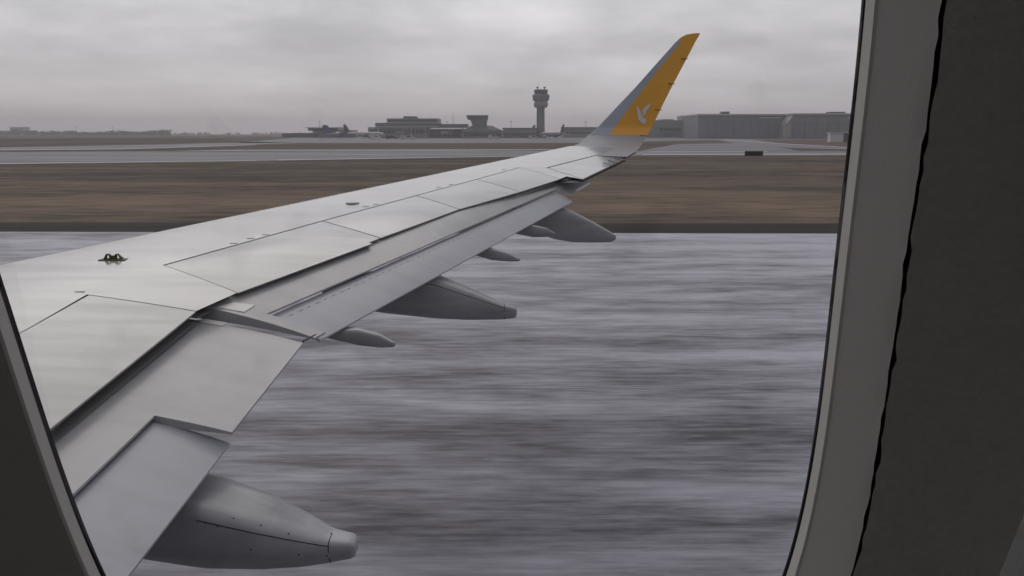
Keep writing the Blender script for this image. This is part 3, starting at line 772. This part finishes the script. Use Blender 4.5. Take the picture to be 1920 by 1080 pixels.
bk.grid(list(map(list, zip(*rows))), close=True)
bk.build('backrest', 'seat_leather', seat, smooth=50)
cu = MB(); cu.box((-0.42, -0.34, fz_ + 0.36), (0.02, 0.11, fz_ + 0.46)); cu.build('seat_cushion', 'seat_leather', seat)
for y in (-0.30, 0.07):
    
    for xa, xb in ((-0.35, -0.30), (0.0, -0.05)):
        lg = MB(); lg.tube((xa, y, fz_), (xb, y, fz_ + 0.37), 0.02); lg.build('leg', 'seat_plastic', seat)

# ------------------------------------------------------------------ airport in the distance
mat('terminal_dark', (0.105, 0.108, 0.112), 0.5, noise=((0.2, 0.2, 0.5), 0.15, 4))
mat('terminal_mid', (0.23, 0.228, 0.235), 0.6, noise=((0.1, 0.1, 0.4), 0.15, 4))
mat('terminal_light', (0.48, 0.475, 0.48), 0.6, noise=((0.1, 0.1, 0.4), 0.08, 4))
mat('facade_glass', (0.035, 0.042, 0.046), 0.12)
mat('roof_white', (0.60, 0.60, 0.60), 0.5)
mat('concrete_tower', (0.17, 0.165, 0.17), 0.8, noise=((0.2, 0.2, 0.1), 0.12, 4))
mat('hangar_cladding', (0.20, 0.205, 0.22), 0.5, noise=((0.4, 0.4, 0.02), 0.12, 4))
mat('hangar_door', (0.165, 0.17, 0.185), 0.5)
mat('hangar_beige', (0.30, 0.285, 0.26), 0.7)
mat('tail_blue', (0.055, 0.055, 0.22), 0.35)
mat('tail_maroon', (0.085, 0.035, 0.05), 0.35)
mat('tail_dark', (0.05, 0.05, 0.06), 0.35)
mat('jet_white', (0.55, 0.56, 0.58), 0.35)
mat('jet_bluegrey', (0.22, 0.22, 0.32), 0.35)
mat('vehicle_white', (0.65, 0.65, 0.65), 0.4)
mat('vehicle_dark', (0.03, 0.03, 0.035), 0.4)
mat('rubber', (0.015, 0.015, 0.015), 0.8)
mat('sign_black', (0.012, 0.012, 0.014), 0.6)
mat('galvanised', (0.25, 0.25, 0.26), 0.5, metal=0.6)
mat('shed_white', (0.62, 0.62, 0.62), 0.6)

def gx(u, d): return at_y(u, 250, d).x
def gz(v, d): return at_y(960, v, d).z
def block(m, u0, u1, v0, v1, d, depth=30):
    m.box((gx(u0, d), d, max(gz(v1, d), 0)), (gx(u1, d), d + depth, gz(v0, d)))
def part(name, material, root, *blocks):
    m = MB()
    for b in blocks: block(m, *b)
    return m.build(name, material, root)
def windows(root, u0, u1, v0, v1, d, n, name='window', material='facade_glass'):
    for i in range(n):
        a, b = lerp(u0, u1, (i + 0.08) / n), lerp(u0, u1, (i + 0.92) / n)
        m = MB(); m.box((gx(a, d), d - 0.12, gz(v1, d)), (gx(b, d), d - 0.02, gz(v0, d))); m.build(name, material, root)
def bld(name, label, u, d, cat='building', group=None):
    return tag(empty(name, (gx(u, d), d, 0)), label, cat, group)

# main terminal
T = bld('terminal_building', 'long low grey airport terminal with stepped dark upper storeys', 780, 760)
part('wall', 'terminal_mid', T, (690, 870, 241, 262, 760, 50))
part('upper_storey', 'terminal_dark', T, (704, 821, 230.4, 237, 757, 40))
part('penthouse', 'terminal_mid', T, (726, 821, 222, 230.4, 759, 36))
part('plant_room', 'terminal_dark', T, (757, 780, 218, 222, 764, 20))
part('roof_edge', 'roof_white', T, (704, 822, 237, 238.2, 756, 44), (720, 822, 229.9, 230.6, 757.5, 40), (805, 866, 241, 242.6, 755, 50))
part('canopy', 'terminal_light', T, (690, 800, 238.2, 241, 760, 40))
part('concourse', 'terminal_dark', T, (780, 876, 232.5, 239.5, 762, 30), (818, 856, 257, 262, 754, 10))
part('glazing', 'facade_glass', T, (806, 864, 243.5, 256, 758.5, 2))
windows(T, 728, 820, 224, 228, 759, 16)
windows(T, 694, 802, 244, 250, 760, 14)
for u in (770, 797, 708): part('column', 'terminal_light', T, (u, u + 1.6, 240, 262, 757.5, 1))
m = MB(); m.tube((gx(850, 770), 770, gz(240, 770)), (gx(850, 770), 770, gz(211, 770)), 0.25, 0.12); o = m.build('antenna_mast', 'galvanised', T)
# flared observation building
O = bld('observation_building', 'dark building with flared roof and box shaped lookout beside the terminal', 905, 740)
def frustum(m, u0, u1, v0, ut0, ut1, v1, d, dep):
    a, b, c, e_ = gx(u0, d), gx(u1, d), gx(ut0, d), gx(ut1, d); z0, z1 = max(gz(v0, d), 0), gz(v1, d); i_ = (c - a) * 0.8
    m.add([(a, d, z0), (b, d, z0), (b, d + dep, z0), (a, d + dep, z0), (c, d + i_, z1), (e_, d + i_, z1), (e_, d + dep - i_, z1), (c, d + dep - i_, z1)],
          [(3, 2, 1, 0), (4, 5, 6, 7), (0, 1, 5, 4), (1, 2, 6, 5), (2, 3, 7, 6), (3, 0, 4, 7)])
m = MB(); frustum(m, 866, 944, 262, 866, 944, 247.5, 740, 40); m.build('wall', 'terminal_mid', O)
m = MB(); frustum(m, 865, 945, 247.5, 868, 940, 243.5, 738.5, 44); frustum(m, 868, 940, 243.5, 884, 922, 235.5, 739.5, 42); m.build('roof', 'terminal_dark', O)
m = MB(); frustum(m, 886, 912, 236, 882, 913, 224, 748, 16); m.build('pedestal', 'terminal_mid', O)
m = MB(); frustum(m, 877, 914, 224, 875, 914.5, 216.5, 745, 22); m.build('lookout', 'terminal_dark', O)
windows(O, 877, 913, 218.2, 221.8, 745.2, 8)
part('roof_edge', 'terminal_light', O, (874.5, 915, 215.8, 216.7, 744.5, 23), (893, 912, 224.2, 225.6, 746, 10))
windows(O, 870, 940, 250, 256, 740, 14)
# control tower
CT = bld('control_tower', 'tall concrete control tower with bulging octagonal head and two radomes', 1014, 800, 'tower')
tx, ty = gx(1013.8, 800), 800
zz = lambda v: gz(v, 800)
ppx = 800 / FPX
m = MB(); m.lathe((tx, ty, 0), [(9.0 * ppx, 0), (7.2 * ppx, zz(240)), (6.9 * ppx, zz(203)), (6.9 * ppx, zz(201))], 12); m.build('shaft', 'concrete_tower', CT)
m = MB(); m.box((tx - 7.3 * ppx - 0.2, ty - 2, 0), (tx - 4.6 * ppx, ty - 1.2, zz(204))); m.build('service_duct', 'terminal_dark', CT)
m = MB(); m.lathe((tx, ty, 0), [(7.5 * ppx, zz(203)), (12.2 * ppx, zz(200.5)), (13.4 * ppx, zz(197)), (13.2 * ppx, zz(194)), (11.5 * ppx, zz(190))], 16, 0.2); m.build('lower_gallery', 'terminal_mid', CT)
m = MB(); m.lathe((tx, ty, 0), [(11.5 * ppx, zz(190.4)), (14.6 * ppx, zz(188.5)), (15.4 * ppx, zz(184.5)), (15.6 * ppx, zz(181)), (16.0 * ppx, zz(180.4)), (15.0 * ppx, zz(177.6)), (13.0 * ppx, zz(176.6))], 16, 0.2); m.build('upper_gallery', 'concrete_tower', CT)
m = MB(); m.lathe((tx, ty, 0), [(11.4 * ppx, zz(177)), (12.3 * ppx, zz(170))], 12); cab = m.build('cab', 'facade_glass', CT)
for i in range(12):
    a = 2 * math.pi * i / 12; m = MB(); m.tube((tx + 11.5 * ppx * math.cos(a), ty + 11.5 * ppx * math.sin(a), zz(177)), (tx + 12.4 * ppx * math.cos(a), ty + 12.4 * ppx * math.sin(a), zz(170)), 0.16, n=5); m.build('mullion', 'terminal_mid', cab)
m = MB(); m.lathe((tx, ty, 0), [(12.6 * ppx, zz(170.2)), (12.6 * ppx, zz(168.2)), (4 * ppx, zz(167.6))], 12); m.build('roof', 'terminal_dark', CT)
for du in (-6.4, 6.2):
    m = MB(); m.lathe((tx + du * ppx, ty, 0), [(0.7 * ppx, zz(168)), (0.8 * ppx, zz(165.4)), (2.0 * ppx, zz(165)), (2.2 * ppx, zz(163.8)), (1.2 * ppx, zz(162.6))], 10); m.build('radome', 'terminal_dark', CT)
m = MB(); m.tube((tx - 4.5 * ppx, ty, zz(168)), (tx - 4.5 * ppx, ty, zz(156)), 0.1); m.build('whip_antenna', 'galvanised', CT); m = MB(); m.tube((tx + 9 * ppx, ty, zz(168)), (tx + 9 * ppx, ty, zz(161)), 0.1); m.build('whip_antenna', 'galvanised', CT)
# low buildings along the apron
b = bld('pier_building', 'pale flat concourse building at the left end of the apron', 600, 790)
part('wall', 'terminal_mid', b, (586, 660, 244, 258, 790, 30)); part('roof', 'terminal_light', b, (573, 640, 238.5, 240.2, 786, 36)); part('upper_storey', 'facade_glass', b, (578, 634, 240.2, 245, 788, 30)); part('canopy', 'roof_white', b, (548, 590, 249, 250, 780, 14)); part('annex', 'terminal_dark', b, (528, 590, 250, 258, 782, 12))
b = bld('service_building', 'low grey service building between lookout and control tower', 975, 780)
part('wall', 'terminal_mid', b, (943, 1006, 240.5, 262, 780, 30)); part('roof', 'terminal_dark', b, (941, 1008, 239.6, 240.6, 779, 32)); windows(b, 946, 1004, 249, 254, 780, 10); part('annex', 'terminal_dark', b, (974, 1004, 250, 262, 768, 10))
b = bld('freight_building', 'wide hazy freight building behind the wing tip', 1085, 860)
part('wall', 'terminal_mid', b, (1056, 1135, 239, 262, 860, 40)); part('roof', 'terminal_light', b, (1054, 1137, 238, 239.2, 858, 44)); windows(b, 1060, 1132, 247, 251, 860, 9)
b = bld('workshop_building', 'stepped grey workshop building between wing tip and hangars', 1265, 780)
part('wall', 'hangar_cladding', b, (1180, 1310, 225.5, 258, 780, 40)); part('roof', 'terminal_mid', b, (1240, 1262, 223.6, 225.5, 784, 24)); windows(b, 1236, 1300, 240, 246, 780, 8)
m = MB(); d_ = 776; m.prism([(gx(1279, d_), d_, gz(258, d_)), (gx(1279, d_), d_, gz(216.5, d_)), (gx(1289, d_), d_, gz(218, d_)), (gx(1300, d_), d_, gz(225, d_)), (gx(1300, d_), d_, gz(258, d_))], (0, 26, 0)); m.build('annex', 'hangar_cladding', b)
part('awning', 'hangar_beige', b, (1244, 1264, 245.4, 247, 770, 9))
# hangars
h1 = bld('hangar', 'broad grey hangar with pale roof edge and a rooftop vent box', 1388, 700)
part('wall', 'hangar_cladding', h1, (1308, 1470, 216.4, 259, 700, 60)); part('roof', 'terminal_light', h1, (1306.5, 1471, 213.6, 216.4, 698, 64))
part('vent_box', 'terminal_dark', h1, (1352, 1366, 209.2, 213.6, 710, 8)); part('sign_panel', 'terminal_light', h1, (1422, 1461, 219.5, 222, 699, 0.9))
for i in range(8): part('door_panel', 'hangar_door', h1, (1326 + i * 16.5, 1341.6 + i * 16.5, 226, 258.5, 699.4 - (i % 2) * 0.4, 0.3))
h2 = bld('hangar', 'large grey hangar with sloping gable and beige lean-to, cut by the window edge', 1560, 680)
m = MB(); d_ = 680; m.prism([(gx(1474, d_), d_, 0), (gx(1474, d_), d_, gz(233, d_)), (gx(1486, d_), d_, gz(215, d_)), (gx(1800, d_), d_, gz(215, d_)), (gx(1800, d_), d_, 0)], (0, 60, 0)); m.build('wall', 'hangar_cladding', h2)
part('roof', 'terminal_light', h2, (1485, 1801, 212.3, 215, 678, 64)); part('lean_to', 'hangar_beige', h2, (1470.5, 1482.5, 232, 258, 676, 3.5)); part('vent_box', 'terminal_dark', h2, (1552, 1582, 209.6, 212.3, 690, 8)); part('sign_panel', 'terminal_light', h2, (1588, 1640, 219.5, 222, 679, 0.9))
for i in range(14): part('door_panel', 'hangar_door', h2, (1488 + i * 21, 1507.6 + i * 21, 228, 258.5, 679.4 - (i % 2) * 0.4, 0.3))
# equipment shelter and guidance sign
sh = bld('equipment_shelter', 'small white equipment shelter on the grass in front of the right hangar', 1582, 400, 'shed')
part('wall', 'shed_white', sh, (1558, 1582, 249.5, 266.6, 400, 4), (1592, 1608, 249.5, 266.6, 400, 4)); part('roof', 'roof_white', sh, (1557, 1612, 248.3, 249.5, 399.5, 5.2)); part('door', 'terminal_dark', sh, (1582, 1592, 250, 266.6, 400.4, 3)); part('post', 'shed_white', sh, (1591, 1592.6, 249.5, 266.6, 399.6, 0.3))
sg = tag(empty('guidance_sign', ground(1415, 294)), 'black rectangular airfield sign on the grass edge before the taxiway', 'sign')
g = ground(1415, 294); d_ = g.y
m = MB(); m.box((gx(1399, d_), d_, 0.16), (gx(1433, d_), d_ + 0.25, gz(283.5, d_))); m.build('panel', 'sign_black', sg)
for u in (1405, 1427): m = MB(); m.tube((gx(u, d_), d_ + 0.12, 0), (gx(u, d_), d_ + 0.12, 0.2), 0.06); m.build('leg', 'galvanised', sg)

# parked aircraft
def aircraft(label, loc, heading, L=37.5, body='jet_white', tail='tail_maroon', tee=False):
    """Nose along local +x; origin on the ground under the middle of the fuselage."""
    r = tag(empty('parked_aircraft', loc, heading), label, 'aircraft', 'aircraft parked on the apron')
    def B(m, name, material, parent=r, smooth=40):
        o = m.build(name, material, None, smooth=smooth); o.parent = parent; return o
    k = L / 37.5; rf = 1.98 * k; zc = 3.6 * k
    prof = [(-.5, .15, .55), (-.45, .38, .42), (-.38, .66, .24), (-.28, .92, .06), (-.2, 1, 0), (.36, 1, 0), (.42, .92, -.04), (.46, .72, -.12), (.485, .45, -.2), (.5, .1, -.26)]
    m = MB(); rows = []
    for f, q, dz in prof: rows.append([(f * L, rf * q * math.cos(2 * math.pi * i / 16), zc + dz * rf + rf * q * math.sin(2 * math.pi * i / 16)) for i in range(16)])
    m.grid(rows, close=True); m.add(rows[0], [tuple(range(16))]); m.add(rows[-1], [tuple(range(16))]); B(m, 'fuselage', body)
    def plate(name, material, pts, vec): m = MB(); m.prism(pts, vec); return B(m, name, material, smooth=30)
    zt = 12.0 * k if not tee else 11.2
    plate('tail_fin', tail, [(-.34 * L, -.16, zc + rf * .9), (-.455 * L, -.16, zt), (-.51 * L, -.16, zt), (-.49 * L, -.16, zc + rf * .5)] if not tee else [(-.22 * L, -.25, zc + rf * .7), (-.36 * L, -.25, zt), (-.50 * L, -.25, zt), (-.50 * L, -.25, zc + rf * .2)], (0, .32, 0))
    zs = zc + rf * .5 if not tee else zt - .1
    for s in (1, -1):
        plate('stabilizer', body if not tee else tail, [(-.40 * L, 0, zs), (-.47 * L, s * 6.2 * k, zs + .3), (-.51 * L, s * 6.2 * k, zs + .3), (-.49 * L, 0, zs)], (0, 0, .22))
        zw = zc - rf * .55 if not tee else zc + rf * .9
        sw = 0.14 if not tee else 0.01
        plate('wing', body, [(.10 * L, s * rf * .7, zw), (.10 * L - sw * L, s * 16.5 * k, zw + 1.2 * k), (.05 * L - sw * L, s * 16.5 * k, zw + 1.2 * k), (-.08 * L, s * rf * .7, zw)], (0, 0, .35 * k))
        m = MB(); ex_, ez = (.13 * L, zw - .9 * k) if not tee else (.10 * L, zw - .3)
        m.tube((ex_, s * 5.7 * k, ez), (ex_ - 3.6 * k, s * 5.7 * k, ez + .1), 1.05 * k, .6 * k, 12); e_ = B(m, 'engine', body)
        m = MB(); m.tube((-.03 * L, s * 3.6 * k, 0), (-.03 * L, s * 3.6 * k, zw), .28 * k, .16 * k, 10); B(m, 'landing_gear', 'rubber')
    m = MB(); m.tube((.36 * L, 0, 0), (.36 * L, 0, zc - rf), .25 * k, .15 * k, 10); B(m, 'landing_gear', 'rubber')
    m = MB(); m.box((-.3 * L, -rf * 1.002, zc + .35 * rf), (.38 * L, -rf * .93, zc + .5 * rf)); m.box((-.3 * L, rf * .93, zc + .35 * rf), (.38 * L, rf * 1.002, zc + .5 * rf)); B(m, 'window_band', 'facade_glass')
    return r
g = ground(632, 259.5); aircraft('turboprop airliner with blue T-shaped tail at the left of the apron', (g.x + 3, g.y, 0), math.radians(34), 32, 'jet_bluegrey', 'tail_blue', True)
g = ground(672, 259.6); aircraft('white jet with dark maroon tail fin near the terminal', (g.x + 2, g.y + 20, 0), math.radians(28), 38, 'jet_white', 'tail_maroon')
g = ground(1036, 259.6); aircraft('blue grey jet with dark tail parked below the control tower', (g.x, g.y, 0), math.radians(180 - 62), 37.5, 'jet_bluegrey', 'tail_dark')
aircraft('jet behind the service building with only its dark tail fin showing', (gx(972, 830), 835, 0), math.radians(180 + 30), 40, 'jet_white', 'tail_dark')
def vehicle(name, label, u, v, L_, Hh, body='vehicle_white'):
    g = ground(u, v); r = tag(empty(name, (g.x, g.y, 0)), label, name.split('_')[-1], 'service vehicles on the apron')
    def B(m, nm, mt): o = m.build(nm, mt, None); o.parent = r; return o
    m = MB(); m.prism([(-L_ / 2, -1, .4), (-L_ / 2, -1, Hh), (L_ * .2, -1, Hh), (L_ * .34, -1, Hh * .62), (L_ / 2, -1, Hh * .55), (L_ / 2, -1, .4)], (0, 2, 0)); B(m, 'body', body)
    m = MB(); m.box((-L_ * .1, -1.03, Hh * .62), (L_ * .2, -1.0, Hh * .9)); B(m, 'side_window', 'facade_glass')
    for x in (-.32, .32):
        for y in (-.95, .75): m = MB(); m.tube((x * L_, y, .38), (x * L_, y + .2, .38), .38, n=12); B(m, 'wheel', 'rubber')
vehicle('delivery_van', 'white van on the apron in front of the terminal', 705, 261.2, 7.5, 2.9)
vehicle('baggage_truck', 'dark truck beside the white van on the apron', 735, 260.8, 9, 2.6, 'vehicle_dark')
vehicle('fuel_truck', 'small pale truck near the control tower foot', 1000, 261, 7, 2.8, 'terminal_light')
vehicle('catering_truck', 'pale box truck under the flared lookout building', 925, 261.2, 8, 3.4, 'terminal_light')
vehicle('apron_bus', 'long pale bus on the apron right of the maroon tailed jet', 765, 261.4, 12, 3.0, 'terminal_light')
for u, d, lab in ((600, 735, 'tall floodlight mast left of the blue tail'), (838, 735, 'tall floodlight mast in front of the terminal roof edge'), (958, 735, 'tall floodlight mast beside the service building'), (1098, 760, 'tall floodlight mast in front of the freight building')):
    r = tag(empty('floodlight_mast', (gx(u, d), d, 0)), lab, 'mast', 'floodlight masts on the apron')
    m = MB(); m.tube((gx(u, d), d, 0), (gx(u, d), d, gz(229, d)), 0.22, 0.12, 6); m.build('pole', 'galvanised', r)
    m = MB(); m.box((gx(u, d) - 1.1, d - .4, gz(229, d)), (gx(u, d) + 1.1, d + .4, gz(229, d) + .5)); m.build('lamp_head', 'terminal_dark', r)
for u0, u1, d, lab in ((742, 764, 715, 'boxy jet bridge standing out from the terminal middle'), (826, 846, 718, 'boxy jet bridge below the white roof edge')):
    r = tag(empty('jet_bridge', (gx(u0, d), d, 0)), lab, 'jet bridge', 'jet bridges')
    m = MB(); m.box((gx(u0, d), d, gz(251.5, d)), (gx(u1, d), d + 3, gz(245.5, d))); m.build('tunnel', 'terminal_mid', r)
    m = MB(); m.box((gx(u1 - 5, d), d - 1.2, gz(252.5, d)), (gx(u1 + 2, d), d + 4, gz(244.5, d))); m.build('rotunda', 'terminal_dark', r)
    for q in (u0 + 3, u1 - 2):
        m = MB(); m.tube((gx(q, d), d + 1.5, 0), (gx(q, d), d + 1.5, gz(251.5, d)), 0.35, n=8); m.build('leg', 'galvanised', r)
# far left skyline
b = bld('apartment_block', 'hazy far block rising above the tree line at the left', 32, 2300)
part('wall', 'terminal_mid', b, (19, 44, 239, 252, 2300, 30)); part('roof', 'terminal_light', b, (18, 45, 238, 239, 2298, 34)); windows(b, 20, 43, 241, 243, 2300, 5)
for i, (u, v0, d, lab) in enumerate(((57, 239, 1500, 'thin mast beside the far apartment block'), (143, 237.5, 1500, 'tallest thin mast above the far trees at left'), (213, 239, 1500, 'thin mast near the right end of the far trees'))):
    r = tag(empty('light_mast', (gx(u, d), d, 0)), lab, 'mast', 'far masts')
    m = MB(); m.tube((gx(u, d), d, 0), (gx(u, d), d, gz(v0, d)), 0.45, 0.3); m.build('pole', 'terminal_dark', r)
    m = MB(); m.box((gx(u, d) - 1.2, d - .5, gz(v0, d)), (gx(u, d) + 1.2, d + .5, gz(v0, d) + .8)); m.build('lamp_head', 'terminal_dark', r)
# far woodland: leaf clumps, one mass
mat('far_foliage', (0.055, 0.060, 0.048), 0.9, noise=((0.15, 0.15, 0.15), 0.35, 3))
tw = MB(); rnd = random.Random(11)
def clump(cx, cy_, cz, r):
    for _ in range(10):
        p = Vector((rnd.gauss(0, .5), rnd.gauss(0, .5), rnd.gauss(0, .45))) * r + Vector((cx, cy_, cz)); s = r * rnd.uniform(.25, .5)
        a, b_ = rnd.uniform(0, 6.28), rnd.uniform(-.8, .8); ux = Vector((math.cos(a), math.sin(a), 0)) * s; uz = Vector((-math.sin(a) * math.sin(b_), math.cos(a) * math.sin(b_), math.cos(b_))) * s
        tw.add([p - ux - uz, p + ux - uz * .6, p + ux * .7 + uz, p - ux * .8 + uz * .9], [(0, 1, 2, 3)])
for i in range(900):
    u = rnd.uniform(-300, 318) if i < 620 else rnd.uniform(318, 2000); d = rnd.uniform(1700, 2000) if i < 620 else rnd.uniform(2300, 2900)
    hh = (rnd.uniform(6.0, 11.0) * (0.8 + .35 * math.sin(u * .045) * math.sin(u * .021 + 1))) if i < 620 else rnd.uniform(4, 7)
    x = gx(u, d)
    for q in range(3): clump(x + rnd.uniform(-4, 4), d + rnd.uniform(-4, 4), hh * (.25 + .28 * q), 3.2)
tag(tw.build('far_woodland', 'far_foliage', recalc=False), 'hazy line of far trees along the horizon', 'trees', kind='stuff')

# ------------------------------------------------------------------ haze
hz = bpy.data.materials.new('haze_air'); hz.use_nodes = True; nt = hz.node_tree; nt.nodes.clear()
ho = nt.nodes.new('ShaderNodeOutputMaterial'); pv = nt.nodes.new('ShaderNodeVolumePrincipled')
pv.inputs['Color'].default_value = (0.86, 0.84, 0.88, 1); pv.inputs['Density'].default_value = 0.00034; pv.inputs['Anisotropy'].default_value = 0.2
nt.links.new(pv.outputs[0], ho.inputs['Volume'])
MAT['haze_air'] = hz
m = MB(); m.box((-3950, -950, -1.0), (3950, 3950, 75)); o = m.build('haze', 'haze_air'); tag(o, kind='stuff')
